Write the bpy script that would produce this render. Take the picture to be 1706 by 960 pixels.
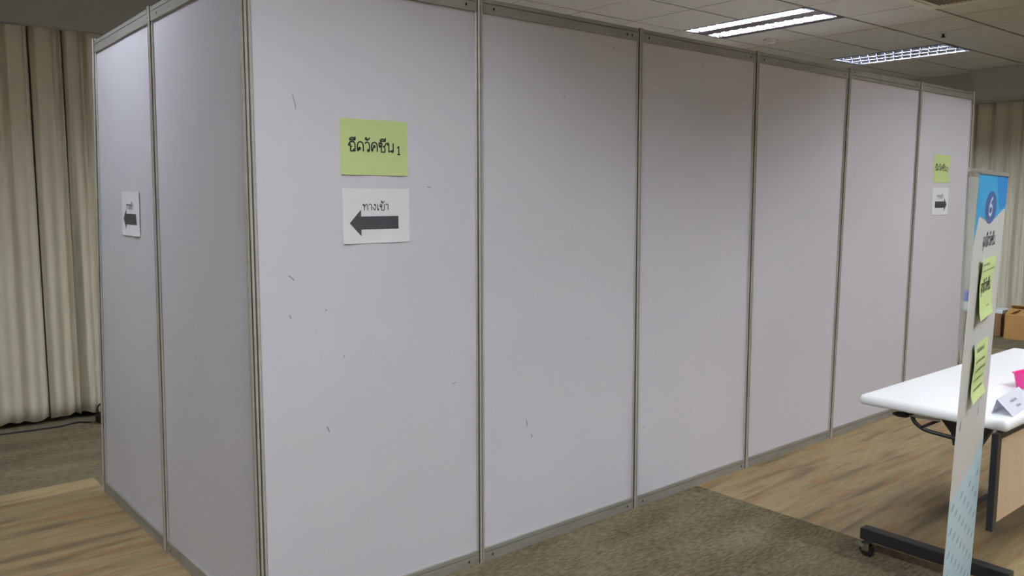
import bpy, bmesh, math, random
from mathutils import Vector, Matrix
random.seed(7)
for o in list(bpy.data.objects): bpy.data.objects.remove(o)
sc = bpy.context.scene
col = sc.collection
R = math.radians

# ------------------------------------------------------------------ camera
cam_d = bpy.data.cameras.new('camera'); cam = bpy.data.objects.new('camera', cam_d); col.objects.link(cam)
cam_d.sensor_width = 36.0; cam_d.lens = 1382.7 / 1706 * 36.0; cam_d.clip_start = 0.02
YAW, PITCH, ROLL = R(40.05), R(-6.37), R(0.10)
fw = Vector((math.sin(YAW) * math.cos(PITCH), math.cos(YAW) * math.cos(PITCH), math.sin(PITCH)))
rt = Vector((math.cos(YAW), -math.sin(YAW), 0)); up = rt.cross(fw)
rt, up = math.cos(ROLL) * rt + math.sin(ROLL) * up, -math.sin(ROLL) * rt + math.cos(ROLL) * up
m = Matrix((rt, up, -fw)).transposed().to_4x4(); m.translation = (-1.1688, -2.8049, 1.6250)
cam.matrix_world = m
sc.camera = cam
# ------------------------------------------------------------------ world, exposure
w = bpy.data.worlds.new('world'); sc.world = w; w.use_nodes = True
w.node_tree.nodes['Background'].inputs[0].default_value = (0.9, 0.95, 1.0, 1); w.node_tree.nodes['Background'].inputs[1].default_value = 0.05
vs = sc.view_settings; vs.view_transform = 'Standard'; vs.look = 'None'; vs.gamma = 1.0; vs.use_curve_mapping = False
vs.exposure = 0.0
TUBE = 385.0            # emission of the fluorescent tubes

# ------------------------------------------------------------------ materials
def s2l(c): c /= 255.0; return c / 12.92 if c <= 0.04045 else ((c + 0.055) / 1.055) ** 2.4
def rgb(r, g, b): return (s2l(r), s2l(g), s2l(b), 1)
MATS = {}
def mat(name, colour, rough=0.6, metal=0.0, emit=0.0, var=0.0, vscale=8.0, stretch=(1, 1, 1), bump=0.0, bscale=60.0, spec=0.5, colour2=None, world=False):
    if name in MATS: return MATS[name]
    M = bpy.data.materials.new(name); M.use_nodes = True; nt = M.node_tree; b = nt.nodes['Principled BSDF']
    b.inputs['Base Color'].default_value = colour; b.inputs['Roughness'].default_value = rough; b.inputs['Metallic'].default_value = metal
    b.inputs['Specular IOR Level'].default_value = spec
    if emit:
        b.inputs['Emission Color'].default_value = colour; b.inputs['Emission Strength'].default_value = emit
    if var or bump or colour2:
        tc = nt.nodes.new('ShaderNodeTexCoord'); mp = nt.nodes.new('ShaderNodeMapping'); mp.inputs['Scale'].default_value = stretch
        nt.links.new(tc.outputs['Object'], mp.inputs[0])
    if var or colour2:
        n = nt.nodes.new('ShaderNodeTexNoise'); n.inputs['Scale'].default_value = vscale; n.inputs['Detail'].default_value = 5
        nt.links.new(mp.outputs[0], n.inputs['Vector'])
        rp = nt.nodes.new('ShaderNodeValToRGB'); c2 = colour2 or tuple(min(1, x * (1 + var)) for x in colour[:3]) + (1,)
        c1 = colour if colour2 else tuple(x * (1 - var) for x in colour[:3]) + (1,)
        rp.color_ramp.elements[0].position = 0.3; rp.color_ramp.elements[1].position = 0.7
        rp.color_ramp.elements[0].color = c1; rp.color_ramp.elements[1].color = c2
        nt.links.new(n.outputs['Fac'], rp.inputs[0]); nt.links.new(rp.outputs[0], b.inputs['Base Color'])
    if bump:
        n2 = nt.nodes.new('ShaderNodeTexNoise'); n2.inputs['Scale'].default_value = bscale; n2.inputs['Detail'].default_value = 4
        nt.links.new(mp.outputs[0], n2.inputs['Vector'])
        bp = nt.nodes.new('ShaderNodeBump'); bp.inputs['Strength'].default_value = bump; bp.inputs['Distance'].default_value = 0.01
        nt.links.new(n2.outputs['Fac'], bp.inputs['Height']); nt.links.new(bp.outputs[0], b.inputs['Normal'])
    MATS[name] = M; return M

def wood_mat():
    M = mat('wood_look_flooring', rgb(176, 150, 112), rough=0.55)
    nt = M.node_tree; b = nt.nodes['Principled BSDF']; L = nt.links
    tc = nt.nodes.new('ShaderNodeTexCoord')
    def noise(sx, sy, scale, det=6, dist=0.0):
        mp = nt.nodes.new('ShaderNodeMapping'); mp.inputs['Scale'].default_value = (sx, sy, 1)
        n = nt.nodes.new('ShaderNodeTexNoise'); n.inputs['Scale'].default_value = scale; n.inputs['Detail'].default_value = det; n.inputs['Distortion'].default_value = dist
        L.new(tc.outputs['Object'], mp.inputs[0]); L.new(mp.outputs[0], n.inputs['Vector']); return n
    def ramp(n, stops):
        rp = nt.nodes.new('ShaderNodeValToRGB'); e = rp.color_ramp.elements
        while len(e) < len(stops): e.new(0.5)
        for k, (p, c) in enumerate(stops): e[k].position = p; e[k].color = c
        L.new(n.outputs['Fac'], rp.inputs[0]); return rp
    n1 = noise(0.9, 9.0, 1.6, 5, 0.3); n2 = noise(1.6, 12.0, 1.5, 6, 0.4); n3 = noise(6, 60, 2.0, 3)
    r1 = ramp(n1, [(0.32, rgb(112, 95, 69)), (0.47, rgb(148, 128, 91)), (0.6, rgb(162, 143, 102)), (0.75, rgb(126, 107, 76))])
    r2 = ramp(n2, [(0.55, (0, 0, 0, 1)), (0.68, (1, 1, 1, 1))])
    mx = nt.nodes.new('ShaderNodeMixRGB'); mx.inputs[2].default_value = rgb(158, 112, 66)
    L.new(r1.outputs[0], mx.inputs[1])
    ml = nt.nodes.new('ShaderNodeMath'); ml.operation = 'MULTIPLY'; ml.inputs[1].default_value = 0.8
    L.new(r2.outputs[0], ml.inputs[0]); L.new(ml.outputs[0], mx.inputs[0])
    m2 = nt.nodes.new('ShaderNodeMixRGB'); m2.blend_type = 'MULTIPLY'; m2.inputs[0].default_value = 0.6
    r3 = ramp(n3, [(0.35, (0.66, 0.66, 0.66, 1)), (0.65, (1, 1, 1, 1))])
    L.new(mx.outputs[0], m2.inputs[1]); L.new(r3.outputs[0], m2.inputs[2]); L.new(m2.outputs[0], b.inputs['Base Color'])
    bp = nt.nodes.new('ShaderNodeBump'); bp.inputs['Strength'].default_value = 0.08; bp.inputs['Distance'].default_value = 0.004
    L.new(n3.outputs['Fac'], bp.inputs['Height']); L.new(bp.outputs[0], b.inputs['Normal'])
    return M
def carpet_mat():
    M = mat('carpet', rgb(126, 118, 102), rough=0.95, spec=0.1)
    nt = M.node_tree; b = nt.nodes['Principled BSDF']; L = nt.links
    tc = nt.nodes.new('ShaderNodeTexCoord')
    outs = []
    for sx, sy, s in ((24, 80, 1.0), (1.8, 6, 1.0), (200, 200, 1.0)):
        mp = nt.nodes.new('ShaderNodeMapping'); mp.inputs['Scale'].default_value = (sx, sy, 1)
        n = nt.nodes.new('ShaderNodeTexNoise'); n.inputs['Scale'].default_value = s; n.inputs['Detail'].default_value = 4
        L.new(tc.outputs['Object'], mp.inputs[0]); L.new(mp.outputs[0], n.inputs['Vector']); outs.append(n)
    a = nt.nodes.new('ShaderNodeMath'); a.operation = 'ADD'; L.new(outs[0].outputs['Fac'], a.inputs[0])
    h = nt.nodes.new('ShaderNodeMath'); h.operation = 'MULTIPLY'; h.inputs[1].default_value = 0.6; L.new(outs[1].outputs['Fac'], h.inputs[0]); L.new(h.outputs[0], a.inputs[1])
    rp = nt.nodes.new('ShaderNodeValToRGB'); rp.color_ramp.elements[0].position = 0.6; rp.color_ramp.elements[1].position = 0.98
    rp.color_ramp.elements[0].color = rgb(86, 78, 60); rp.color_ramp.elements[1].color = rgb(126, 116, 93)
    L.new(a.outputs[0], rp.inputs[0]); L.new(rp.outputs[0], b.inputs['Base Color'])
    bp = nt.nodes.new('ShaderNodeBump'); bp.inputs['Strength'].default_value = 0.5; bp.inputs['Distance'].default_value = 0.004
    L.new(outs[2].outputs['Fac'], bp.inputs['Height']); L.new(bp.outputs[0], b.inputs['Normal'])
    return M
WOOD, CARPET = wood_mat(), carpet_mat()
PANEL = mat('laminate_panel', rgb(218, 215, 221), rough=0.42, var=0.02, vscale=1.2, spec=0.35)
ALU = mat('aluminium_profile', rgb(168, 166, 157), rough=0.42, metal=0.35, var=0.10, vscale=5, stretch=(1, 1, 6))
POSTM = mat('aluminium_post', rgb(204, 200, 190), rough=0.4, metal=0.3, var=0.08, vscale=5, stretch=(1, 1, 6))
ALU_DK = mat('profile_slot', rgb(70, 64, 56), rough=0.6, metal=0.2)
HOLE = mat('lock_hole_black', rgb(28, 26, 24), rough=0.8)
SCUFF = mat('scuff_grey', rgb(150, 143, 148), rough=0.8)
TILE = mat('ceiling_tile', rgb(198, 198, 192), rough=0.95, spec=0.1, var=0.04, vscale=20, bump=0.15, bscale=120)
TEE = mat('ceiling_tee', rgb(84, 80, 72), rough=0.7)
PLASTER = mat('bulkhead_paint', rgb(168, 168, 160), rough=0.9, var=0.02, vscale=3)
WALLM = mat('wall_paint', rgb(196, 190, 174), rough=0.9, var=0.02, vscale=2)
CURT = mat('curtain_cloth', rgb(216, 210, 188), rough=0.9, spec=0.15, var=0.05, vscale=2.5, stretch=(6, 6, 0.7), bump=0.12, bscale=220)
GREEN = mat('green_paper', rgb(202, 221, 150), rough=0.75, spec=0.2)
WHITEP = mat('white_paper', rgb(236, 236, 238), rough=0.75, spec=0.2)
INK = mat('black_ink', rgb(30, 28, 32), rough=0.7)
GINK = mat('grey_ink', rgb(66, 64, 68), rough=0.7)
TABLEW = mat('white_table_paper', rgb(240, 242, 242), rough=0.4, var=0.01, vscale=6, bump=0.05, bscale=9)
BLACKM = mat('black_powdercoat', rgb(34, 33, 34), rough=0.45)
RUBBER = mat('black_rubber', rgb(22, 22, 22), rough=0.7)
CHROME = mat('zinc_steel', rgb(190, 190, 188), rough=0.28, metal=1.0)
MELAM = mat('beige_melamine', rgb(206, 182, 150), rough=0.5, var=0.03, vscale=3, stretch=(12, 1, 1))
CARD = mat('cardboard', rgb(186, 142, 84), rough=0.85, var=0.06, vscale=6)
CARD2 = mat('brown_cardboard', rgb(142, 108, 74), rough=0.85, var=0.06, vscale=6)
WPLAS = mat('white_plastic', rgb(224, 230, 232), rough=0.35)
BLUEP = mat('blue_plastic', rgb(36, 74, 190), rough=0.4)
PINK = mat('pink_plastic', rgb(232, 60, 150), rough=0.35)
YELL = mat('yellow_wrap', rgb(238, 214, 60), rough=0.5)
ORAN = mat('orange_wrap', rgb(220, 120, 60), rough=0.5)
BSHEET = mat('banner_vinyl', rgb(208, 207, 202), rough=0.45)
BBLUE = mat('banner_sky_blue', rgb(64, 168, 220), rough=0.45)
BBLUE2 = mat('banner_deep_blue', rgb(40, 138, 205), rough=0.45)
BPALE = mat('banner_pale_blue', rgb(190, 218, 226), rough=0.45)
BMARK = mat('banner_grey_blue', rgb(138, 166, 184), rough=0.45)
BNAVY = mat('banner_slate', rgb(74, 104, 158), rough=0.45)
BTEXT = mat('banner_text_navy', rgb(52, 48, 84), rough=0.5)
ACW = mat('air_conditioner_white', rgb(206, 200, 188), rough=0.5)
ACG = mat('air_conditioner_grille', rgb(120, 104, 88), rough=0.6)
FIXW = mat('troffer_reflector', rgb(235, 235, 238), rough=0.25, metal=0.25)
FIXA = mat('troffer_louvre_aluminium', rgb(186, 190, 200), rough=0.08, metal=1.0)
FIXM = mat('troffer_mirror_reflector', rgb(196, 204, 218), rough=0.10, metal=1.0)
FIXC = mat('troffer_centre_plate', rgb(128, 120, 128), rough=0.4, metal=0.6)
TUBEM2 = mat('ageing_fluorescent_tube', (0.88, 0.98, 1.12, 1), rough=0.5, emit=TUBE * 0.45)
TUBEM3 = mat('dimmed_fluorescent_tube', (0.90, 0.975, 1.09, 1), rough=0.5, emit=TUBE * 0.29)
TUBEM = mat('fluorescent_tube', (0.94, 0.975, 1.05, 1), rough=0.5, emit=TUBE)
def film_mat():
    M = bpy.data.materials.new('clear_film'); M.use_nodes = True; nt = M.node_tree
    for n in list(nt.nodes): nt.nodes.remove(n)
    out = nt.nodes.new('ShaderNodeOutputMaterial'); mx = nt.nodes.new('ShaderNodeMixShader'); t = nt.nodes.new('ShaderNodeBsdfTransparent')
    d = nt.nodes.new('ShaderNodeBsdfPrincipled'); d.inputs['Base Color'].default_value = rgb(206, 220, 226); d.inputs['Roughness'].default_value = 0.3
    mx.inputs[0].default_value = 0.3
    nt.links.new(t.outputs[0], mx.inputs[1]); nt.links.new(d.outputs[0], mx.inputs[2]); nt.links.new(mx.outputs[0], out.inputs[0])
    return M
FILM = film_mat()
def thin_paper():
    M = bpy.data.materials.new('thin_white_paper'); M.use_nodes = True; nt = M.node_tree; p = nt.nodes['Principled BSDF']; p.inputs['Base Color'].default_value = rgb(236, 236, 240); p.inputs['Roughness'].default_value = 0.7
    t = nt.nodes.new('ShaderNodeBsdfTranslucent'); t.inputs[0].default_value = rgb(225, 228, 240); mx = nt.nodes.new('ShaderNodeMixShader'); mx.inputs[0].default_value = 0.4
    nt.links.new(p.outputs[0], mx.inputs[1]); nt.links.new(t.outputs[0], mx.inputs[2]); nt.links.new(mx.outputs[0], nt.nodes['Material Output'].inputs[0]); return M
TENTP = thin_paper()

# ------------------------------------------------------------------ helpers
class MB:
    def __init__(s): s.v, s.f = [], []
    def add(s, vs, fs):
        o = len(s.v); s.v += [tuple(v) for v in vs]; s.f += [tuple(i + o for i in f) for f in fs]; return s
    def box(s, a, b):
        x0, y0, z0 = a; x1, y1, z1 = b
        return s.add([(x0, y0, z0), (x1, y0, z0), (x1, y1, z0), (x0, y1, z0), (x0, y0, z1), (x1, y0, z1), (x1, y1, z1), (x0, y1, z1)],
                     [(0, 3, 2, 1), (4, 5, 6, 7), (0, 1, 5, 4), (1, 2, 6, 5), (2, 3, 7, 6), (3, 0, 4, 7)])
    def tube(s, pts, r, n=10, caps=True):
        pts = [Vector(p) for p in pts]; rings = []
        prev = None
        for i, p in enumerate(pts):
            t = (pts[min(i + 1, len(pts) - 1)] - pts[max(i - 1, 0)]).normalized()
            if prev is None: a = t.orthogonal().normalized()
            else: a = (prev - t * prev.dot(t)).normalized()
            prev = a; b = t.cross(a)
            rr = r[i] if isinstance(r, (list, tuple)) else r
            rings.append([p + (a * math.cos(2 * math.pi * k / n) + b * math.sin(2 * math.pi * k / n)) * rr for k in range(n)])
        vs = [v for g in rings for v in g]; fs = []
        for i in range(len(rings) - 1):
            for k in range(n): fs.append((i * n + k, i * n + (k + 1) % n, (i + 1) * n + (k + 1) % n, (i + 1) * n + k))
        if caps: fs += [tuple(range(n - 1, -1, -1)), tuple((len(rings) - 1) * n + k for k in range(n))]
        return s.add(vs, fs)
    def build(s, name, material, parent=None, smooth=False, bevel=0.0, mats=None):
        me = bpy.data.meshes.new(name); me.from_pydata(s.v, [], s.f); me.update()
        bm = bmesh.new(); bm.from_mesh(me); bmesh.ops.recalc_face_normals(bm, faces=bm.faces)
        if bevel: bmesh.ops.bevel(bm, geom=list(bm.edges), offset=bevel, segments=2, affect='EDGES', profile=0.6)
        if smooth:
            for f in bm.faces: f.smooth = True
        bm.to_mesh(me); bm.free()
        me.materials.append(material)
        return link(name, me, parent)
def link(name, me, parent=None):
    o = bpy.data.objects.new(name, me); col.objects.link(o)
    if parent: o.parent = parent
    return o
def empty(name, loc, rz=0.0):
    o = bpy.data.objects.new(name, None); col.objects.link(o); o.location = loc; o.rotation_euler = (0, 0, rz); o.empty_display_size = 0.1; return o
def tag(o, label=None, cat=None, group=None, kind=None):
    if label: o['label'] = label
    if cat: o['category'] = cat
    if group: o['group'] = group
    if kind: o['kind'] = kind
    return o
def copy_tree(o, parent=None):
    c = o.copy(); col.objects.link(c); c.parent = parent
    for ch in o.children: copy_tree(ch, c)
    return c
def struct(o): o['kind'] = 'structure'; return o
def smooth_line(pts, k=6):
    out = []; n = len(pts)
    for i in range(n - 1):
        p0, p1, p2, p3 = pts[max(i - 1, 0)], pts[i], pts[i + 1], pts[min(i + 2, n - 1)]
        for j in range(k):
            t = j / k
            out.append(tuple(0.5 * ((2 * b) + (-a + c) * t + (2 * a - 5 * b + 4 * c - d) * t * t + (-a + 3 * b - 3 * c + d) * t ** 3) for a, b, c, d in zip(p0, p1, p2, p3)))
    out.append(tuple(pts[-1])); return out

# ------------------------------------------------------------------ Thai stroke lettering (looped)
def circ(cx, cy, r, n=14): return [(cx + r * math.cos(2 * math.pi * k / n), cy + r * math.sin(2 * math.pi * k / n)) for k in range(n + 1)]
S = lambda *p: smooth_line(list(p), 5)
G = {   # glyph: (advance, strokes)
 'ฉ': (0.92, [circ(.15, .66, .10), S((.13, .76), (.22, .92), (.45, 1.0), (.68, .9), (.76, .65), (.76, .25)), [(.76, .3), (.76, .0)], circ(.67, .10, .09), S((.6, .05), (.4, .0), (.26, .02)), [(.26, 0), (.26, .36)], S((.26, .36), (.3, .46), (.42, .48))]),
 'ด': (0.88, [circ(.34, .30, .10), S((.25, .26), (.2, .12), (.18, 0)), S((.16, 0), (.1, .3), (.1, .6), (.2, .88), (.44, 1.0), (.68, .88), (.76, .6)), [(.76, .62), (.76, 0)]]),
 'ค': (0.88, [circ(.42, .56, .10), S((.33, .5), (.24, .25), (.18, 0)), S((.16, 0), (.1, .3), (.1, .6), (.2, .88), (.44, 1.0), (.68, .88), (.76, .6)), [(.76, .62), (.76, 0)]]),
 'ว': (0.72, [circ(.46, .11, .10), S((.56, .08), (.6, .4), (.58, .72), (.44, .95), (.25, .98), (.08, .82))]),
 'ซ': (0.98, [circ(.2, .62, .09), S((.12, .66), (.08, .82), (.14, .96), (.24, .98), (.29, .86), (.35, .98), (.42, .96), (.44, .8), (.36, .5)), [(.36, .52), (.34, 0)], [(.32, 0), (.78, 0)], [(.78, 0), (.78, .36)], S((.78, .36), (.74, .52), (.58, .58), (.78, .66), (.92, 1.0))]),
 'น': (0.92, [circ(.16, .89, .10), [(.26, .9), (.26, 0)], S((.26, .0), (.36, .1), (.6, .16)), circ(.68, .1, .10), [(.78, 1.0), (.78, .04)]]),
 'ี': (0.0, [S((-.78, 1.17), (-.66, 1.32), (-.45, 1.38), (-.24, 1.3), (-.14, 1.17)), [(-.78, 1.17), (-.12, 1.17)], [(-.14, 1.16), (-.14, 1.52)]]),
 'ั': (0.0, [circ(-.5, 1.34, .09), S((-.5, 1.24), (-.36, 1.2), (-.2, 1.3), (-.08, 1.48))]),
 'ท': (0.9, [circ(.14, .89, .10), [(.25, .92), (.25, 0)], S((.25, .4), (.4, .8), (.58, .99), (.72, .88), (.76, .6)), [(.76, .62), (.76, 0)]]),
 'า': (0.6, [S((.06, .8), (.14, .96), (.28, 1.0), (.42, .92), (.46, .7)), [(.46, .72), (.46, 0)]]),
 'ง': (0.66, [circ(.38, .89, .10), S((.48, .92), (.52, .6), (.48, .25), (.36, .0)), [(.37, .0), (.28, .12)], S((.3, .06), (.16, .3), (.06, .52))]),
 'เ': (0.42, [[(.14, 1.0), (.14, .1)], circ(.23, .1, .09)]),
 'ข': (0.9, [circ(.2, .62, .09), S((.12, .66), (.08, .84), (.2, .98), (.36, .94), (.4, .78), (.32, .5)), [(.33, .52), (.31, 0)], [(.3, 0), (.76, 0)], [(.76, 0), (.76, 1.0)]]),
 '้': (0.0, [circ(-.52, 1.4, .07), S((-.52, 1.33), (-.4, 1.2), (-.56, 1.18)), S((-.56, 1.19), (-.3, 1.2), (-.12, 1.48))]),
 'จ': (0.82, [circ(.3, .46, .10), S((.36, .38), (.5, .16), (.6, 0)), S((.6, 0), (.68, .3), (.68, .65), (.56, .92), (.34, 1.0), (.1, .84))]),
 'ุ': (0.0, [circ(-.3, -.18, .07), [(-.22, -.14), (-.22, -.46)]]),
 '1': (0.6, [S((.1, .78), (.22, .86), (.32, 1.0)), [(.32, 1.0), (.32, 0)], [(.12, 0), (.52, 0)]]),
 '2': (0.7, [S((.08, .72), (.16, .94), (.34, 1.0), (.52, .86), (.48, .56), (.08, 0)), [(.06, .02), (.6, .02)]]),
 '6': (0.7, [circ(.33, .3, .27, 20), S((.56, .98), (.3, .8), (.12, .5), (.06, .3))]),
 ' ': (0.38, []),
}
def ribbon(mb, pts, w, place):
    pts = [Vector((x, y)) for x, y in pts]; L_, R_ = [], []
    n = len(pts)
    for i, p in enumerate(pts):
        t = (pts[min(i + 1, n - 1)] - pts[max(i - 1, 0)]);  t = t.normalized() if t.length > 1e-9 else Vector((1, 0))
        q = Vector((-t.y, t.x)) * w / 2
        e = Vector((0, 0))
        L_.append(p + q + e); R_.append(p - q + e)
    o = len(mb.v)
    for a, b in zip(L_, R_): mb.v.append(tuple(place(a.x, a.y))); mb.v.append(tuple(place(b.x, b.y)))
    for i in range(n - 1): mb.f.append((o + 2 * i, o + 2 * i + 1, o + 2 * i + 3, o + 2 * i + 2))
def lettering(text, x0, y0, size, weight, place, sx=1.0):
    """text from (x0, y0) baseline in sheet coordinates; place(x, y) gives the 3-D point"""
    mb = MB(); x = x0
    for ch in text:
        adv, strokes = G[ch]
        for st in strokes:
            ribbon(mb, [(x + px * size * sx, y0 + py * size) for px, py in st], weight * size, place)
        x += adv * size * sx
    return mb, x
def text_width(text, size, sx=1.0): return sum(G[c][0] for c in text) * size * sx
def polyfill(pts, place, mb=None):
    mb = mb or MB(); o = len(mb.v)
    mb.v += [tuple(place(x, y)) for x, y in pts]; mb.f.append(tuple(range(o, o + len(pts)))); return mb

# ------------------------------------------------------------------ the room shell
HC = 3.06
def plane_slab(name, a, b, material): return struct(MB().box(a, b).build(name, material))
floor = plane_slab('floor', (-5.2, -7.7, -0.1), (10.6, 4.25, 0.0), CARPET)
for nm, (x0, x1, y0, y1), lab in (('wood_inlay', (-5.0, -0.03, 0.0, 2.30), 'wood look flooring with pale tan streaks beside the cream curtain side'),
                                  ('wood_inlay', (2.54, 8.45, -7.4, 2.30), 'wood look flooring with orange streaks running under the white table')):
    o = MB().box((x0, y0, -0.02), (x1, y1, 0.0012)).build(nm, WOOD, floor); o['label'] = lab
plane_slab('wall_back', (-5.2, 4.05, 0), (10.6, 4.25, 3.3), WALLM)
plane_slab('wall_right', (10.4, -7.7, 0), (10.6, 4.25, 3.3), WALLM)
plane_slab('wall_left', (-5.2, -7.7, 0), (-5.0, 4.25, 3.3), WALLM)
plane_slab('wall_front', (-5.2, -7.7, 0), (10.6, -7.5, 3.3), WALLM)
plane_slab('trim_1', (-5.0, 3.64, 2.752), (10.4, 3.70, 3.22), PLASTER)       # bulkhead above the back curtains
plane_slab('trim_2', (9.13, -7.5, 2.765), (10.4, 1.26, 3.22), PLASTER)       # bulkhead above the side curtain
plane_slab('trim_3', (9.36, 1.26, 2.765), (10.4, 3.64, 3.22), PLASTER)
# ceiling: slab, tiles and tees, a degree off the booth
ceiling = struct(MB().box((-9, -10.5, 3.22), (8, 2.6, 3.3)).build('ceiling', PLASTER))
ceiling.location = (2.97, 1.99, 0); ceiling.rotation_euler = (0, 0, R(-0.9))
CX = lambda x, y: (2.97 + x * math.cos(R(-0.9)) - y * math.sin(R(-0.9)), 1.99 + x * math.sin(R(-0.9)) + y * math.cos(R(-0.9)))
TS = 0.6
lights = []          # (ix, iy): lower corner cell, two cells deep in y
LIGHT_CELLS = [(3, -2), (7, -2), (-1, -2), (-7, -2), (-6, -7), (4, -7), (-1, -9), (-6, -12), (3, -12), (-11, -12), (-11, -2)]  # first two are visible; the rest are unseen, placed to balance the brightness
taken = set()
for ix, iy in LIGHT_CELLS: taken |= {(ix, iy), (ix, iy + 1)}
taken.add((3, -4))
tile_me = None; rest = MB()
for ix in range(-14, 11):
    for iy in range(-16, 3):
        if (ix, iy) in taken: continue
        wx, wy = CX((ix + .5) * TS, (iy + .5) * TS)
        if not (-5.3 < wx < 9.7 and -7.8 < wy < 3.9): continue
        if wx > 2.0 and -1.4 < wy < 3.2:
            if tile_me is None:
                t = MB().box((-.294, -.287, 0), (.294, .287, .012)).build('tile', TILE, ceiling); tile_me = t.data
            else: t = link('tile', tile_me, ceiling)
            t.location = ((ix + .5) * TS, (iy + .5) * TS, HC + random.uniform(0, .0015))
        else:
            cx, cy = (ix + .5) * TS, (iy + .5) * TS
            rest.box((cx - .294, cy - .287, HC), (cx + .294, cy + .287, HC + .012))
o = rest.build('tile_field', TILE, ceiling); o['kind'] = 'stuff'
for k in range(-16, 4):      # main tees run along x (broken where a light spans the line), cross tees along y
    y = k * TS; cuts = sorted(ix for ix, iy in LIGHT_CELLS if iy + 1 == k); x = -8.2
    for c in cuts + [None]:
        e = 6.7 if c is None else c * TS
        MB().box((x, y - .014, HC + .008), (e, y + .014, HC + .03)).build('main_tee', TEE, ceiling)
        if c is not None: x = (c + 1) * TS
for k in range(-13, 12):
    x = k * TS; MB().box((x - .009, -9.3, HC + .0085), (x + .009, 1.9, HC + .03)).build('cross_tee', TEE, ceiling)

# ------------------------------------------------------------------ fluorescent troffers
def make_troffer(rows, name, tubem):
    root = empty(name, (0, 0, 0))
    W, Ln, D = .29, .59, .095
    h = MB(); h.box((-W, -Ln, D), (W, Ln, D + .006)); h.box((-W, -Ln, 0), (-W + .006, Ln, D)); h.box((W - .006, -Ln, 0), (W, Ln, D)); h.box((-W, -Ln, 0), (W, -Ln + .006, D)); h.box((-W, Ln - .006, 0), (W, Ln, D))
    h.build('housing', FIXW, root)
    fr = MB(); t = .012
    fr.box((-W, -Ln, -.004), (W, -Ln + t, .002)); fr.box((-W, Ln - t, -.004), (W, Ln, .002)); fr.box((-W, -Ln, -.004), (-W + t, Ln, .002)); fr.box((W - t, -Ln, -.004), (W, Ln, .002))
    fr.build('frame', FIXC, root)
    hw = {2: .082, 3: .088}[len(rows)]; fh = {2: .034, 3: .050}[len(rows)]
    edges = []
    for cx in rows:
        rf = MB(); n = 8; prof = []
        for k in range(n + 1):
            a = -1 + 2 * k / n; prof.append((cx + a * hw, .075 * (1 - a * a) ** .5 + .004))
        vs = [(x, -Ln + .012, z) for x, z in prof] + [(x, Ln - .012, z) for x, z in prof]
        rf.add(vs, [(k, k + 1, n + 2 + k, n + 1 + k) for k in range(n)])
        rf.build('reflector', FIXM if len(rows) == 3 else FIXW, root, smooth=True)
        MB().tube([(cx, -.56, .042), (cx, .56, .042)], .014, 10).build('tube', tubem, root, smooth=True)
        for e in (-1, 1): MB().box((cx - .016, e * .574 - .012, .02), (cx + .016, e * .574 + .012, .066)).build('lamp_holder', FIXC, root)
        for k in range(13):
            y = -.54 + k * .09
            fin = MB(); n2 = 6; top = []; bot = []
            for j in range(n2 + 1):
                a = -1 + 2 * j / n2
                bot.append((cx + a * hw, .002)); top.append((cx + a * hw, min(fh, .075 * (1 - a * a) ** .5) + .004))
            tb, tt = .007, .0015
            vs = [(x, y - tb, z) for x, z in bot] + [(x, y - tt, z) for x, z in top] + [(x, y + tb, z) for x, z in bot] + [(x, y + tt, z) for x, z in top]
            m_ = n2 + 1; fs = []
            for j in range(n2): fs += [(j, j + 1, m_ + j + 1, m_ + j), (2 * m_ + j, 3 * m_ + j, 3 * m_ + j + 1, 2 * m_ + j + 1), (j, 2 * m_ + j, 2 * m_ + j + 1, j + 1), (m_ + j, m_ + j + 1, 3 * m_ + j + 1, 3 * m_ + j)]
            fs += [(0, m_, 3 * m_, 2 * m_), (n2, 2 * m_ + n2, 3 * m_ + n2, m_ + n2)]
            fin.add(vs, fs).build('louvre_fin', FIXA, root)
    # plates between the lamp rows
    xs = sorted(rows); gaps = [(-W + .008, xs[0] - hw)] + [(a + hw, b - hw) for a, b in zip(xs, xs[1:])] + [(xs[-1] + hw, W - .008)]
    for a, b in gaps:
        if b - a > .004: MB().box((a, -Ln + .01, .001), (b, Ln - .01, .008)).build('divider_plate', FIXC, root)
    return root
tr2 = make_troffer((-.195, .135), 'ceiling_light', TUBEM); tr3 = make_troffer((-.185, 0.0, .185), 'ceiling_light', TUBEM2)
tr1 = make_troffer((-.195, .135), 'ceiling_light', TUBEM3)
LL = {(3, -2): 'recessed ceiling light with two glowing tube rows and dark centre plate above the partition booth',
      (7, -2): 'recessed louvred ceiling light with three rows of bright cells near the dark bulkhead'}
for n, (ix, iy) in enumerate(LIGHT_CELLS):
    src = tr3 if (ix, iy) == (7, -2) else tr1 if (ix, iy) == (-7, -2) else tr2
    o = src if (ix, iy) in ((3, -2), (7, -2), (-7, -2)) else copy_tree(tr1 if (ix, iy) == (-11, -2) else tr2)  # dim copy at the far left is added to brighten curtain and floor
    x, y = CX((ix + .5) * TS, (iy + 1) * TS); o.location = (x, y, HC + .002); o.rotation_euler = (0, 0, R(-0.9))
    tag(o, LL.get((ix, iy), 'unseen recessed two tube ceiling light placed to light the open floor'), 'ceiling light')
    if (ix, iy) not in LL: o['group'] = 'unseen ceiling lights placed to light the room'

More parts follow.
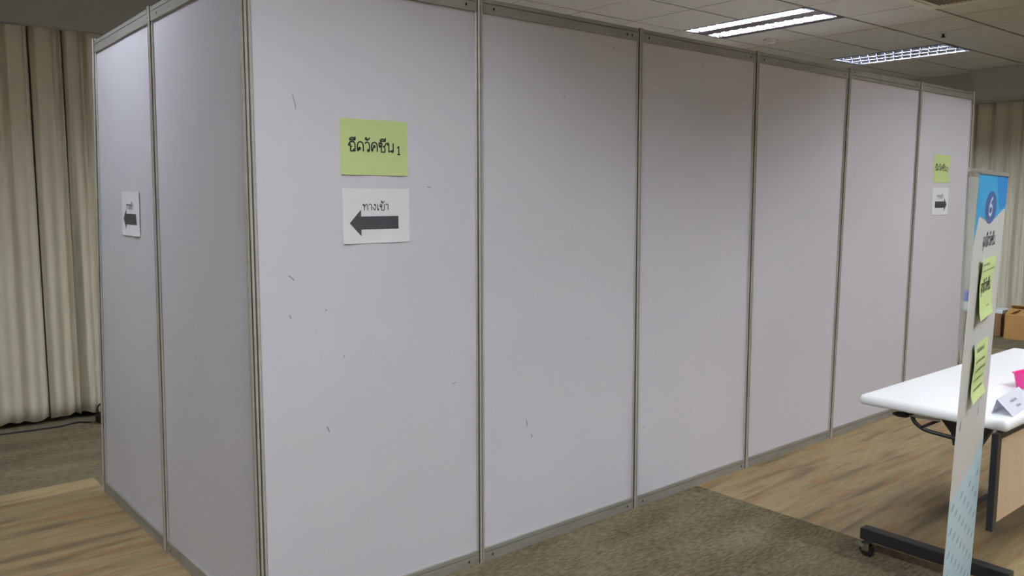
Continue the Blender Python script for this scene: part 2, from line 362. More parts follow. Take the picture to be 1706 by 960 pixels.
# ------------------------------------------------------------------ air conditioner cassette, detector, sprinkler
def rounded_rect(x0, x1, y0, y1, r, n=5):
    out = []
    for cx, cy, a0 in ((x1 - r, y1 - r, 0), (x0 + r, y1 - r, 90), (x0 + r, y0 + r, 180), (x1 - r, y0 + r, 270)):
        out += [(cx + r * math.cos(R(a0 + 90 * k / n)), cy + r * math.sin(R(a0 + 90 * k / n))) for k in range(n + 1)]
    return out
def loft(mb, loops, cap0=True, cap1=True):
    n = len(loops[0]); vs = [p for l in loops for p in l]; fs = []
    for i in range(len(loops) - 1):
        for k in range(n): fs.append((i * n + k, i * n + (k + 1) % n, (i + 1) * n + (k + 1) % n, (i + 1) * n + k))
    if cap0: fs.append(tuple(range(n - 1, -1, -1)))
    if cap1: fs.append(tuple((len(loops) - 1) * n + k for k in range(n)))
    return mb.add(vs, fs)
ac = empty('air_conditioner', (5.02, -.26, HC), R(-0.9))
tag(ac, 'square ceiling cassette air conditioner with brown return grille', 'air conditioner')
H_ = .425
lp = lambda h, r, z: [(x, y, z) for x, y in rounded_rect(-h, h, -h, h, r)]
loft(MB(), [lp(H_, .05, .0), lp(H_, .05, -.022), lp(H_ - .03, .04, -.036)]).build('cover_panel', ACW, ac, smooth=False)
MB().box((-.27, -.27, -.0375), (.27, .27, -.034)).build('grille_recess', ACG, ac)
for k in range(18): y = -.255 + k * .03; MB().box((-.265, y - .005, -.042), (.265, y + .005, -.036)).build('grille_bar', ACG, ac)
for k in range(4):
    a = k * math.pi / 2; f = MB().box((-.24, .305, -.041), (.24, .365, -.034)).build('air_flap', ACW, ac); f.rotation_euler = (0, 0, a)
sd = empty('smoke_detector', (5.72, 1.69, HC)); tag(sd, 'small round smoke detector on the ceiling beside the two tube light', 'smoke detector')
ring = lambda r, z, n=20: [(r * math.cos(2 * math.pi * k / n), r * math.sin(2 * math.pi * k / n), z) for k in range(n)]
loft(MB(), [ring(.06, 0), ring(.06, -.012), ring(.055, -.015)]).build('base', ACW, sd, smooth=False)
loft(MB(), [ring(.045, -.015), ring(.045, -.03), ring(.035, -.038)]).build('sensor_head', ACW, sd, smooth=False)
sp = empty('sprinkler', (6.63, .53, HC)); tag(sp, 'tiny dark fire sprinkler hanging from the ceiling tiles', 'sprinkler')
loft(MB(), [ring(.03, 0), ring(.028, -.006)]).build('escutcheon', CHROME, sp)
loft(MB(), [ring(.01, -.006), ring(.01, -.03)]).build('stem', HOLE, sp); loft(MB(), [ring(.022, -.03), ring(.022, -.034)]).build('deflector', HOLE, sp)

# ------------------------------------------------------------------ partition booth
booth = empty('partition_booth', (0, 0, 0))
tag(booth, 'white panel exhibition booth with aluminium posts and rails', 'booth')
TOP = 2.44
def V(*a): return Vector(a)
POSTS = {  # bottom, top: a little out of plumb, as put up by hand
 'c': (V(0.0, 0, 0), V(0.003, 0, TOP)), 'f1': (V(1.006, 0, 0), V(1.001, 0, TOP)), 'f2': (V(2.023, 0, 0), V(2.001, 0, TOP)),
 'f3': (V(3.015, 0, 0), V(2.996, 0, TOP)), 'f4': (V(3.992, 0, 0), V(4.031, 0, TOP + .008)), 'f5': (V(5.026, 0, 0), V(5.054, 0, TOP + .01)), 'f6': (V(6.021, 0, 0), V(5.976, 0, TOP + .014)),
 's1': (V(-.022, 1.006, 0), V(.011, 1.006, TOP - .014)), 's2': (V(-.030, 2.02, 0), V(.035, 2.02, TOP - .004)),
 'e1': (V(6.02, 1.0, 0), V(6.0, 1.0, TOP + .01)), 'e2': (V(6.02, 2.0, 0), V(6.0, 2.0, TOP + .01))}
def post_profile():
    out = []; ap = .0195; half = ap * math.tan(math.pi / 8)
    for k in range(8):
        a = k * math.pi / 4; c, s = math.cos(a), math.sin(a)
        for u, d in ((-half, ap), (-.0035, ap), (-.0028, ap - .007), (.0028, ap - .007), (.0035, ap), ):
            out.append((c * d - s * u, s * d + c * u))
    return out
PROF = post_profile()
for key, (b, t) in POSTS.items():
    mb = loft(MB(), [[(b.x + x, b.y + y, b.z) for x, y in PROF], [(t.x + x, t.y + y, t.z) for x, y in PROF]])
    p = mb.build('post', POSTM, booth)
    # dark slot floors of the extrusion
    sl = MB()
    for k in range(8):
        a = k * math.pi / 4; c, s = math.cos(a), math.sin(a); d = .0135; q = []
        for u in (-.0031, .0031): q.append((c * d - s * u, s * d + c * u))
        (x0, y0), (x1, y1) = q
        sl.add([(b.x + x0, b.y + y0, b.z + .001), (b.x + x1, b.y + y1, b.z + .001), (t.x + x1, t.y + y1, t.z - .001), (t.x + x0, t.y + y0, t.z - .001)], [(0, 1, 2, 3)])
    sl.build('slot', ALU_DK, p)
def seg_map(k0, k1):
    b0, t0 = POSTS[k0]; b1, t1 = POSTS[k1]
    d = (b1 - b0).normalized(); n = V(d.y, -d.x, 0).normalized()   # outward for segments walked so that outside is on the right
    L0 = (b1 - b0).length
    def M(s, z, nn):          # s metres along from post 0, z height, nn outward
        f = s / L0; zt = (t0.z * (1 - f) + t1.z * f); tt = z / zt
        p = (b0 * (1 - f) + b1 * f) * (1 - tt) + (t0 * (1 - f) + t1 * f) * tt
        return V(p.x, p.y, z) + n * nn
    return M, L0, (lambda f: t0.z * (1 - f) + t1.z * f)
def mbox(mb, M, s0, s1, z0, z1, n0, n1):
    c = [(s0, n0, z0), (s1, n0, z0), (s1, n1, z0), (s0, n1, z0), (s0, n0, z1), (s1, n0, z1), (s1, n1, z1), (s0, n1, z1)]
    return mb.add([M(s, z, n) for s, n, z in c], [(0, 3, 2, 1), (4, 5, 6, 7), (0, 1, 5, 4), (1, 2, 6, 5), (2, 3, 7, 6), (3, 0, 4, 7)])
SEG = [('c', 'f1'), ('f1', 'f2'), ('f2', 'f3'), ('f3', 'f4'), ('f4', 'f5'), ('f5', 'f6'), ('s1', 'c'), ('s2', 's1'), ('f6', 'e1'), ('e1', 'e2')]
HOLES_TOP = {0: (.93,), 1: (.075, .90, .935), 2: (.06, .93), 3: (.06, .94), 4: (.06, .93), 5: (), 6: (.10,), 7: (.97,), 8: (), 9: ()}
HOLES_BOT = {0: (.93,), 1: (.06, .94), 2: (.06, .95), 3: (.95,), 4: (), 5: (), 6: (.93, .06), 7: (), 8: (), 9: ()}
MAPS = {}; PANELS = {}
def disc(mb, M, s, z, n, r, k=10):
    mb.add([M(s + r * .8 * math.cos(2 * math.pi * i / k), z + r * math.sin(2 * math.pi * i / k), n) for i in range(k)], [tuple(range(k))]); return mb
for i, (a, b) in enumerate(SEG):
    M, L0, zt = seg_map(a, b); MAPS[i] = M
    e = .0155; zz = lambda s: zt(s / L0)
    PANELS[i] = mbox(MB(), M, e, L0 - e, .03, min(zt(0), zt(1)) - .03, -.002, .002).build('panel', PANEL, booth)
    tz = min(zt(0), zt(1)) - .004
    flip = i == 4
    r_ = MB()
    if not flip:
        mbox(r_, M, e, L0 - e, tz - .058, tz - .020, -.013, .013); mbox(r_, M, e, L0 - e, tz - .017, tz, -.013, .013); mbox(r_, M, e, L0 - e, tz - .020, tz - .017, -.009, .009)
        hz = tz - .037
    else:
        mbox(r_, M, e, L0 - e, tz - .038, tz, -.013, .013); mbox(r_, M, e, L0 - e, tz - .058, tz - .041, -.013, .013); mbox(r_, M, e, L0 - e, tz - .041, tz - .038, -.009, .009)
        hz = tz - .02
    rail = r_.build('top_rail', ALU, booth)
    g = tz - .0185 if not flip else tz - .0395
    mbox(MB(), M, e + .002, L0 - e - .002, g - .0022, g + .0022, -.0095, .0095).build('rail_groove', ALU_DK, rail)
    for h in HOLES_TOP[i]: disc(MB(), M, h * L0, hz, .0134, .0065).build('lock_hole', HOLE, rail)
    r_ = MB(); mbox(r_, M, e, L0 - e, .0, .040, -.013, .013); mbox(r_, M, e, L0 - e, .043, .060, -.013, .013); mbox(r_, M, e, L0 - e, .040, .043, -.009, .009)
    rail = r_.build('bottom_rail', ALU, booth)
    mbox(MB(), M, e + .002, L0 - e - .002, .0393, .0437, -.0095, .0095).build('rail_groove', ALU_DK, rail)
    for h in HOLES_BOT[i]: disc(MB(), M, h * L0, .022, .0134, .0065).build('lock_hole', HOLE, rail)
# scuffs on the panels: small scrapes (panel, s, z, ds, dz)
for i, s, z, ds, dz, wd in ((0, .132, 1.335, .022, -.02, .004), (0, .13, 1.19, .006, -.012, .004), (0, .275, 1.20, .004, -.006, .004), (0, .27, .75, .01, -.02, .005), (0, .345, 1.01, .006, .006, .003), (0, .165, 1.98, .012, -.05, .003), (0, .74, 1.66, .02, -.006, .003),
                            (1, .27, .60, .004, -.03, .004), (1, .30, .53, .004, -.02, .005), (1, .50, 2.08, .003, -.008, .005), (1, .83, 2.33, .004, -.01, .005), (1, .67, .93, .005, .004, .005), (2, .07, .42, .004, -.008, .005), (2, .45, .45, .006, .004, .004), (2, .93, 2.12, .005, -.005, .004), (4, .48, 2.10, .006, .003, .004), (0, .86, .83, .02, .006, .003)):
    mb = MB(); M = MAPS[i]
    ribbon(mb, [(s, z), (s + ds * .5 + .002, z + dz * .5), (s + ds, z + dz)], wd, lambda x, y: M(x, y, .0026)); mb.build('scuff_mark', SCUFF, PANELS[i])
# a seam on the flipped rail
mb = MB(); M = MAPS[4]; ribbon(mb, [(.40, 2.386), (.402, 2.44)], .004, lambda x, y: M(x, y, .0136)); mb.build('tape_seam', ALU_DK, PANELS[4])

# ------------------------------------------------------------------ paper signs
def paper(name, label, group, M, s0, z0, W_, H_, material, wave, tilt=0.0, base=.0028):
    """sheet with its lower left corner at s0, z0 on the wall; wave(u, v) = bulge outwards; returns (object, place)"""
    root = empty(name, M(s0 + W_ / 2, z0, base)); off = root.location.copy()
    tag(root, label, 'paper sign', group)
    ct, st = math.cos(tilt), math.sin(tilt)
    def at(x, y, lift=0.0):
        u, v = x / W_, y / H_
        return M(s0 + x * ct - y * st, z0 + x * st + y * ct, base + wave(u, v) + lift) - off
    nx, ny = 24, 18; mb = MB()
    mb.add([at(W_ * i / nx, H_ * j / ny) for j in range(ny + 1) for i in range(nx + 1)], [(j * (nx + 1) + i, j * (nx + 1) + i + 1, (j + 1) * (nx + 1) + i + 1, (j + 1) * (nx + 1) + i) for j in range(ny) for i in range(nx)])
    sh = mb.build('sheet', material, root, smooth=True)
    return root, (lambda x, y: at(x, y, .0008))
def arrow_pts(x0, x1, yc, hw, headw, headl, left=True, W_=.297):
    p = [(x0, yc), (x0 + headl, yc + headw), (x0 + headl, yc + hw), (x1, yc + hw), (x1, yc - hw), (x0 + headl, yc - hw), (x0 + headl, yc - headw)]
    return p if left else [(W_ - x, y) for x, y in p][::-1]
def arrow_mesh(place, x0, x1, yc, hw, headw, headl, left, W_=.297):
    mb = MB(); n = 14
    fx = (lambda x: x) if left else (lambda x: W_ - x)
    for a in range(n):      # shaft in short quads so that it follows the sheet
        xa = x0 + headl + (x1 - x0 - headl) * a / n; xb = x0 + headl + (x1 - x0 - headl) * (a + 1) / n
        for j in range(4):
            ya, yb = yc - hw + 2 * hw * j / 4, yc - hw + 2 * hw * (j + 1) / 4
            mb.add([place(fx(xa), ya), place(fx(xb), ya), place(fx(xb), yb), place(fx(xa), yb)], [(0, 1, 2, 3)])
    for a in range(6):
        xa, xb = x0 + headl * a / 6, x0 + headl * (a + 1) / 6; ha, hb = headw * a / 6, headw * (a + 1) / 6
        mb.add([place(fx(xa), yc - ha), place(fx(xb), yc - hb), place(fx(xb), yc), place(fx(xb), yc + hb), place(fx(xa), yc + ha), place(fx(xa), yc)], [(0, 1, 2, 5), (5, 2, 3, 4)])
    return mb
gentle = lambda k: (lambda u, v: .0008 * math.sin(3.1 * u + k) ** 2 + .0022 * (1 - v) ** 6 * (1 + math.sin(9 * u + k)))
M0, M5, M7 = MAPS[0], MAPS[5], MAPS[7]
def green_sign(M, s, z, num, label, k):
    r, pl = paper('green_sign', label, None, M, s, z, .297, .209, GREEN, gentle(k))
    sz = .0355; t1 = 'ฉีดวัคซีน'
    mb, x = lettering(t1, .033, .089, sz, .15, pl, sx=1.08); mb2, _ = lettering(num, .246, .082, .032, .16, pl)
    mb.build('lettering', INK, r); mb2.build('number', INK, r)
def white_sign(M, s, z, left, label, k, wave=None, **kw):
    r, pl = paper('arrow_sign', label, None, M, s, z, .297, .209, WHITEP, wave or gentle(k), **kw)
    mb, _ = lettering('ทางเข้า', .085, .126, .0237, .14, pl, sx=1.22); mb.build('lettering', INK, r)
    arrow_mesh(pl, .028, .245, .078, .025, .051, .05, left).build('arrow', GINK, r)
green_sign(M0, .351, 1.701, '1', 'lime green paper sign numbered 1 above a left pointing arrow sheet', 0.4)
white_sign(M0, .356, 1.441, True, 'flat white paper sign with left arrow under the green number 1 sign', 1.5)
green_sign(M5, 5.35 - 5.03, 1.73, '2', 'lime green paper sign numbered 2 on the end panel of the booth', 2.2)
white_sign(M5, 5.358 - 5.03, 1.482, False, 'white paper sign with right pointing arrow on the end panel', 0.9)
def crumple(u, v):
    return .004 + .0012 * math.sin(5.2 * u + 2 * v) * math.sin(6 * v + 1) + .008 * max(0, .2 - v) * 4 * (0.5 - .5 * math.cos(12.5 * u)) + .004 * max(0, v - .88) * 6 * abs(math.sin(7 * u)) + .0006 * math.sin(14 * v + 9 * u)
white_sign(M7, 2.02 - 1.565, 1.43, True, 'crumpled white paper sign with left arrow on the shaded side panel', 0.2, wave=crumple)

# ------------------------------------------------------------------ curtains
def curtain(name, label, group, p0, p1, z0, z1, period, seed, amp=.05, flare=0.0, nz=26, step=.006, hem=.008):
    rnd = random.Random(seed); p0, p1 = Vector(p0), Vector(p1); L0 = (p1 - p0).length; d = (p1 - p0) / L0; n = Vector((d.y, -d.x, 0))
    nu = int(L0 / step); cells = []; x = 0.0
    while x < L0: wd = period * rnd.uniform(.8, 1.25); cells.append((x, wd, rnd.uniform(.7, 1.2), rnd.uniform(-.3, .3))); x += wd
    def prof(u, t):          # t 0 at the hem, 1 at the heading
        for cx, wd, a, ph in cells:
            if cx <= u < cx + wd: f = (u - cx) / wd; break
        else: cx, wd, a, ph = cells[-1]; f = min(1, (u - cx) / wd)
        gw = .06 + .12 * max(0, (t - .6) / .4); g = 1 if gw < f < 1 - gw else math.sin((f if f <= gw else 1 - f) / gw * math.pi / 2)
        ridge = .45 * (math.exp(-((f - .17) / .035) ** 2) + math.exp(-((f - .83) / .035) ** 2))
        topv = g * .75 + ridge - .1 * math.sin(math.pi * f)
        bl = .5 - .5 * math.cos(2 * math.pi * f + ph * math.sin(2 * math.pi * f)); bl2 = .5 - .5 * math.cos(4 * math.pi * f + ph * 6)
        k = .5 + .5 * math.sin(cx * 37); lowv = (bl ** .8) * (.55 + .2 * k) + (.35 + .35 * k) * bl2 * (1 - .3 * bl)
        w_ = max(0, min(1, (t - .35) / .62)); w_ = w_ * w_ * (3 - 2 * w_)
        return a * (topv * w_ + lowv * (1 - w_) * 1.05)
    vs = []; fs = []
    for j in range(nz + 1):
        t = j / nz
        for i in range(nu + 1):
            u = L0 * i / nu
            lean = flare * (1 - t) * (u / L0 - .0)
            q = p0 + d * (u + lean) + n * (amp * prof(u, t))
            h = z0 + (z1 - z0) * t + (1 - t) ** 8 * hem * (math.sin(u * 23 + seed) + .6 * math.sin(u * 51))
            vs.append((q.x, q.y, h))
    for j in range(nz):
        for i in range(nu): a = j * (nu + 1) + i; fs.append((a, a + 1, a + nu + 2, a + nu + 1))
    c = Vector(p0 + (p1 - p0) / 2); c.z = 0
    root = empty(name, (c.x, c.y, z0)); tag(root, label, 'curtain', group)
    cl = MB().add([(x - c.x, y - c.y, z - z0) for x, y, z in vs], fs).build('cloth', CURT, root, smooth=True)
    md = cl.modifiers.new('thickness', 'SOLIDIFY'); md.thickness = .002
    hd = MB().box((-.01, -.01, 0), (.01, .01, .001))
    a = math.atan2(d.y, d.x)
    tr = MB().box((-L0 / 2, -.012, z1 - z0), (L0 / 2, .012, z1 - z0 + .03)).build('curtain_track', ACW, root); tr.rotation_euler = (0, 0, a)
    return root
YC = 3.78
curtain('curtain', 'cream pleated floor length curtain hanging far left of the booth side panel', None, (-2.6, YC, 0), (0.035, YC, 0), .034, 2.90, .165, 3)
curtain('curtain', 'narrow cream pleated curtain panel between two dark slits beside the booth', None, (0.043, YC + .004, 0), (0.236, YC + .004, 0), .036, 2.90, .16, 5)
curtain('curtain', 'cream pleated curtain running behind the booth side panel and black adapter', None, (0.244, YC, 0), (3.4, YC, 0), .036, 2.90, .145, 8)
curtain('curtain', 'cream pleated curtain behind the cardboard boxes and the roll up banner', None, (10.15, 3.4, 0), (10.15, -1.6, 0), .05, 2.90, .16, 11, amp=.11, nz=14, step=.012)

# ------------------------------------------------------------------ roll-up banner
BT = V(1.675, -1.726, 1.705); BA = .206; bl_ = -.025
br = V(math.cos(BA), math.sin(BA), 0); bn = V(math.sin(BA), -math.cos(BA), 0); bd = V(0, 0, -1) * math.cos(bl_) + bn * math.sin(bl_)
ban = empty('roll_up_banner', (0, 0, 0)); b0 = BT + br * .3; base = V(*(BT + br * .3 + bd * 1.70)); base.z = 0; ban.location = base
tag(ban, 'tall roll up banner with blue top, number 6 and green papers taped on', 'banner')
def bp(u, v, n=0.0): return BT + br * u + bd * v + bn * n - base
BH = 1.62
def bquad(mb, u0, u1, v0, v1, n): return mb.add([bp(u0, v0, n), bp(u1, v0, n), bp(u1, v1, n), bp(u0, v1, n)], [(0, 1, 2, 3)])
def bbox(mb, u0, u1, v0, v1, n0, n1):
    return mb.add([bp(u0, v0, n0), bp(u1, v0, n0), bp(u1, v1, n0), bp(u0, v1, n0), bp(u0, v0, n1), bp(u1, v0, n1), bp(u1, v1, n1), bp(u0, v1, n1)], [(0, 3, 2, 1), (4, 5, 6, 7), (0, 1, 5, 4), (1, 2, 6, 5), (2, 3, 7, 6), (3, 0, 4, 7)])
sheet = bbox(MB(), 0, .6, 0, BH, -.0006, 0).build('sheet', BSHEET, ban)
bpl = lambda x, y: bp(x, -y, .0006)      # sheet coordinates: x right, y up from the top edge
bpl2 = lambda x, y: bp(x, -y, .0010); bpl3 = lambda x, y: bp(x, -y, .0014)
polyfill([(0, 0), (.6, 0), (.6, -.125)] + [(.6 - .6 * k / 10, -.125 - .03 * math.sin(math.pi * k / 10) ** 2 - .02 * k / 10) for k in range(1, 10)] + [(0, -.235)], bpl).build('blue_print', BBLUE, sheet)
polyfill([(.33, 0), (.6, 0), (.6, -.115), (.46, -.13), (.40, -.07)], bpl2).build('blue_wedge', BBLUE2, sheet)
polyfill([(.27 + .115 * math.cos(2 * math.pi * k / 28), -.118 + .056 * math.sin(2 * math.pi * k / 28)) for k in range(28)], bpl2).build('number_disc', BNAVY, sheet)
mb, _ = lettering('6', .225, -.146, .062, .17, bpl3, sx=1.9); mb.build('number', WPLAS, sheet)
mb, _ = lettering('จุดฉีดวัคซีน', .17, -.252, .034, .15, bpl, sx=1.1); mb.build('lettering', BTEXT, sheet)
pp = [(0, -1.10), (.10, -1.085), (.25, -1.075), (.38, -1.06), (.5, -1.035), (.6, -1.0)]
polyfill(pp + [(.6, -BH + .005), (0, -BH + .005)], bpl).build('pale_blue_print', BPALE, sheet)
mk = MB()
for r_i in range(12):
    for c_i in range(4):
        cx = .06 + c_i * .155 + (.075 if r_i % 2 else 0); cy = -1.135 - r_i * .042
        if cx > .58: continue
        mk = polyfill([(cx - .035, cy - .006), (cx - .008, cy + .002), (cx - .004, cy + .012), (cx + .012, cy + .008), (cx + .032, cy + .013), (cx + .026, cy + .002), (cx + .006, cy - .010), (cx - .014, cy - .007)], bpl2, mk)
mk.build('repeat_mark_print', BMARK, sheet)
tbm = MB(); bbox(tbm, -.005, .605, -.006, .008, -.004, .004); tbm.build('top_bar', ALU, ban, bevel=.001)
mb = MB(); mb.add([bp(-.17, .02, -.002), bp(0, .02, -.002), bp(0, .62, -.002), bp(-.10, .55, -.002)], [(0, 1, 2, 3)])
tb2 = bbox(MB(), -.175, -.006, -.004, .006, -.003, .003).build('clip_bar', ALU, ban)
mb.build('clear_film', FILM, ban)
MB().tube([bp(.3, -.0, -.03), bp(.3, 1.65, -.03)], .011, 12).build('pole', ALU, ban, smooth=True)
cs = MB(); c0 = bp(.3, 0); z1 = .085
for e in (0,):
    prof = [(-.055, 0), (.055, 0), (.05, .05), (.02, z1), (-.03, z1), (-.055, .05)]
    lo = [[tuple(V(bp(u, 1.68).x, bp(u, 1.68).y, z) + bn * nn) for nn, z in prof] for u in (-.015, .615)]
    loft(cs, lo)
cs.build('base_cassette', ALU, ban)
for u in (.12, .48):
    q = bp(u, 1.68); MB().tube([V(q.x, q.y, .008) + bn * .17, V(q.x, q.y, .008) - bn * .17], .007, 8).build('foot', BLACKM, ban)
# two green sheets taped on the banner
def banner_paper(label, u0, v0, W_, H_, tilt, rows, seed):
    rnd = random.Random(seed)
    org = BT + br * (u0 + W_ / 2) + bd * (v0 + H_); root = empty('green_notice', org); tag(root, label, 'paper notice')
    def at(x, y, lift=0):      # x right, y up from the lower left corner
        u, v = x / W_, y / H_
        bul = .003 + .006 * (1 - u) ** 3 * (1 - .5 * v) + .004 * math.sin(4 * v + seed) ** 2 + .010 * max(0, .15 - v) * 5
        return BT + br * (u0 + x + tilt * y) + bd * (v0 + H_ - y + tilt * x * .3) + bn * (bul + lift) - org
    nx, ny = 16, 14
    sh = MB().add([at(W_ * i / nx, H_ * j / ny) for j in range(ny + 1) for i in range(nx + 1)], [(j * (nx + 1) + i, j * (nx + 1) + i + 1, (j + 1) * (nx + 1) + i + 1, (j + 1) * (nx + 1) + i) for j in range(ny) for i in range(nx)]).build('sheet', GREEN, root, smooth=True)
    rows(root, lambda x, y: at(x, y, .0009), rnd)
    tp = MB(); tp.add([at(-.012, H_ + .006, .001), at(.03, H_ + .012, .001), at(.03, H_ - .012, .001), at(-.012, H_ - .016, .001)], [(0, 1, 2, 3)]); tp.build('tape', WPLAS, root)
def squiggle(mb, x, y, h, place, rnd, ln):        # print too small to read: short strokes in a line
    while x < ln:
        k = rnd.uniform(.4, .9) * h
        ribbon(mb, [(x, y), (x + k * .15, y + h * rnd.uniform(.6, 1)), (x + k * .7, y + h * rnd.uniform(.5, 1)), (x + k * .8, y)], h * .16, place); x += k * 1.05
def rows1(root, pl, rnd):
    mb = MB(); ribbon(mb, [(.012, .168), (.285, .168)], .002, pl); squiggle(mb, .02, .185, .008, pl, rnd, .16)
    mb.build('rule_and_small_print', GINK, root)
    mb, _ = lettering('จุดฉีดวัคซีน', .022, .092, .033, .16, pl, sx=.95); mb.build('lettering', INK, root)
    mb = MB(); squiggle(mb, .17, .035, .007, pl, rnd, .22); mb.build('footer_print', GINK, root)
def rows2(root, pl, rnd):
    mb = MB(); squiggle(mb, .05, .172, .016, pl, rnd, .2)
    for k in range(4): squiggle(mb, .03 + .01 * k, .135 - k * .034, .010, pl, rnd, rnd.uniform(.2, .27))
    mb.build('small_print', GINK, root)['kind'] = 'stuff'
banner_paper('upper lime green notice taped to the roll up banner above the torn one', .150, .292, .29, .21, 0, rows1, 1)
banner_paper('lower lime green notice with torn bottom edge taped to the roll up banner', .155, .588, .285, .205, .06, rows2, 2)
mb = MB()
for x, y, w_, h in ((.43, -.82, .03, .05), (.40, -.875, .02, .03), (.05, -.86, .035, .03)):
    polyfill([(x, y), (x + w_ * .6, y - .01), (x + w_, y + h), (x + w_ * .35, y + h * .8)], bpl, mb)
mb.build('scuff_mark', SCUFF, sheet)

# ------------------------------------------------------------------ folding table
TX0, TX1, TY0, TY1, TZ = 2.325, 4.125, -1.640, -1.035, .752
tab = empty('folding_table', ((TX0 + TX1) / 2, (TY0 + TY1) / 2, 0)); tag(tab, 'wheeled folding table with white paper covered top and black legs', 'table')
tc0 = tab.location.copy()
def tp(x, y, z): return (x - tc0.x, y - tc0.y, z)
def tbox(mb, a, b): return mb.box(tp(*a), tp(*b))
top = MB(); r_ = .012; lo = []
def rr(inset, z, rad): return [tp(x, y, z) for x, y in rounded_rect(TX0 + inset, TX1 - inset, TY0 + inset, TY1 - inset, rad, 4)]
loft(top, [rr(.010, TZ - .042, .012), rr(.002, TZ - .036, .018), rr(0, TZ - .026, .02), rr(.001, TZ - .014, .02), rr(.006, TZ - .004, .018), rr(.014, TZ - .0003, .012), rr(.022, TZ, .010)])
top.build('tabletop', TABLEW, tab, smooth=True)
def leg(xl, s):        # s = +1: lever side facing the table end
    lg = empty('leg_assembly', (0, 0, 0)); lg.parent = tab
    tbox(MB(), (xl - .02, -1.475, .11), (xl + .02, -1.415, .60)).build('column', BLACKM, lg, bevel=.003)
    tbox(MB(), (xl - .028, -1.655, .065), (xl + .028, -1.035, .118)).build('foot_bar', BLACKM, lg, bevel=.004)
    brk = MB(); pr_ = [(-1.345, TZ - .045), (-1.545, TZ - .045), (-1.545, TZ - .075), (-1.505, TZ - .16), (-1.410, TZ - .16), (-1.400, TZ - .11)]
    loft(brk, [[tp(xl - .024, y, z) for y, z in pr_], [tp(xl + .024, y, z) for y, z in pr_]]).build('bracket', BLACKM, lg)
    loop = smooth_line([(xl - .05, -1.245, TZ - .045), (xl - .05, -1.260, TZ - .085), (xl - .045, -1.300, TZ - .112), (xl - .04, -1.355, TZ - .12), (xl - .02, -1.425, TZ - .13)], 6)
    MB().tube([tp(*p) for p in loop], .009, 8).build('fold_brace', BLACKM, lg, smooth=True)
    MB().tube([tp(xl - .05, -1.290, TZ - .105), tp(xl - .045, -1.360, TZ - .06)], .007, 8).build('brace_strut', BLACKM, lg, smooth=True)
    rod = MB().tube([tp(xl - .055, -1.235, TZ - .062), tp(xl - .05, -1.365, TZ - .060)], .0055, 8).build('release_rod', CHROME, lg, smooth=True)
    MB().tube([tp(xl - .057, -1.170, TZ - .068), tp(xl - .056, -1.190, TZ - .066), tp(xl - .055, -1.225, TZ - .064), tp(xl - .055, -1.240, TZ - .062)], [.005, .012, .012, .007], 10).build('lever_grip', RUBBER, lg, smooth=True)
    for y in (-1.075, -1.62):
        c = empty('caster', (0, 0, 0)); c.parent = lg
        xw = xl - .035
        MB().tube([tp(xw - .012, y, .028), tp(xw + .012, y, .028)], .027, 20).build('wheel', RUBBER, c)
        fk = MB(); tbox(fk, (xw - .019, y - .016, .026), (xw - .014, y + .016, .064)); tbox(fk, (xw + .014, y - .016, .026), (xw + .019, y + .016, .064)); tbox(fk, (xw - .019, y - .018, .060), (xl + .01, y + .018, .0655))
        fk.build('fork', CHROME, c)
        MB().add([tp(xw - .035, y + .005, .045), tp(xw - .010, y + .005, .058), tp(xw - .010, y + .04, .060), tp(xw - .035, y + .045, .050), tp(xw - .035, y + .005, .049), tp(xw - .010, y + .005, .062), tp(xw - .010, y + .04, .064), tp(xw - .035, y + .045, .054)], [(0, 3, 2, 1), (4, 5, 6, 7), (0, 1, 5, 4), (1, 2, 6, 5), (2, 3, 7, 6), (3, 0, 4, 7)]).build('brake_pedal', CHROME, c)
leg(2.43, 1); leg(4.0, -1)
fr = MB(); ym = -1.61
tbox(MB(), (2.45, -1.46, .275), (3.98, -1.43, .310)).build('stretcher', BLACKM, tab, bevel=.003)
mo = empty('modesty_screen', (0, 0, 0)); mo.parent = tab
MX0, MX1 = 2.285, 4.12
for nm, a, b in (('frame_upright', (MX0, ym - .012, .315), (MX0 + .04, ym + .012, .708)), ('frame_upright', (MX1 - .04, ym - .012, .315), (MX1, ym + .012, .708)), ('frame_rail', (MX0 + .04, ym - .012, .684), (MX1 - .04, ym + .012, .708))):
    tbox(MB(), a, b).build(nm, BLACKM, mo, bevel=.002)
tbox(MB(), (MX0 + .04, ym - .006, .340), (MX1 - .04, ym + .006, .684)).build('screen_panel', MELAM, mo)

# things on the table
tent = empty('name_tent', (2.585, -1.545, TZ), R(5)); tag(tent, 'folded white paper name tent standing on the table corner', 'name tent')
TL, TF, TB, TH = .318, -.062, .016, .062; th = .0008
mb = MB()
for yb in (TF, TB):
    yi = yb + (th if yb < 0 else -th)
    mb.add([(-TL / 2, yb, 0), (TL / 2, yb, 0), (TL / 2, 0, TH), (-TL / 2, 0, TH), (-TL / 2, yi, 0), (TL / 2, yi, 0), (TL / 2, 0, TH - th * 1.5), (-TL / 2, 0, TH - th * 1.5)], [(0, 1, 2, 3), (4, 7, 6, 5), (0, 4, 5, 1), (3, 2, 6, 7), (0, 3, 7, 4), (1, 5, 6, 2)])
mb.build('card', TENTP, tent)
rnd = random.Random(4); mb = MB(); pl = lambda x, y: (x - TL / 2, TF * (1 - y / .0877) - .0006, TH * y / .0877 + .0006)
squiggle(mb, .10, .048, .012, pl, rnd, .18); squiggle(mb, .12, .022, .012, pl, rnd, .17); mb.build('small_print', GINK, tent)['kind'] = 'stuff'
bk = empty('pink_basket', (3.09, -1.505, TZ), R(-6)); tag(bk, 'small pink plastic basket standing on the white table', 'basket')
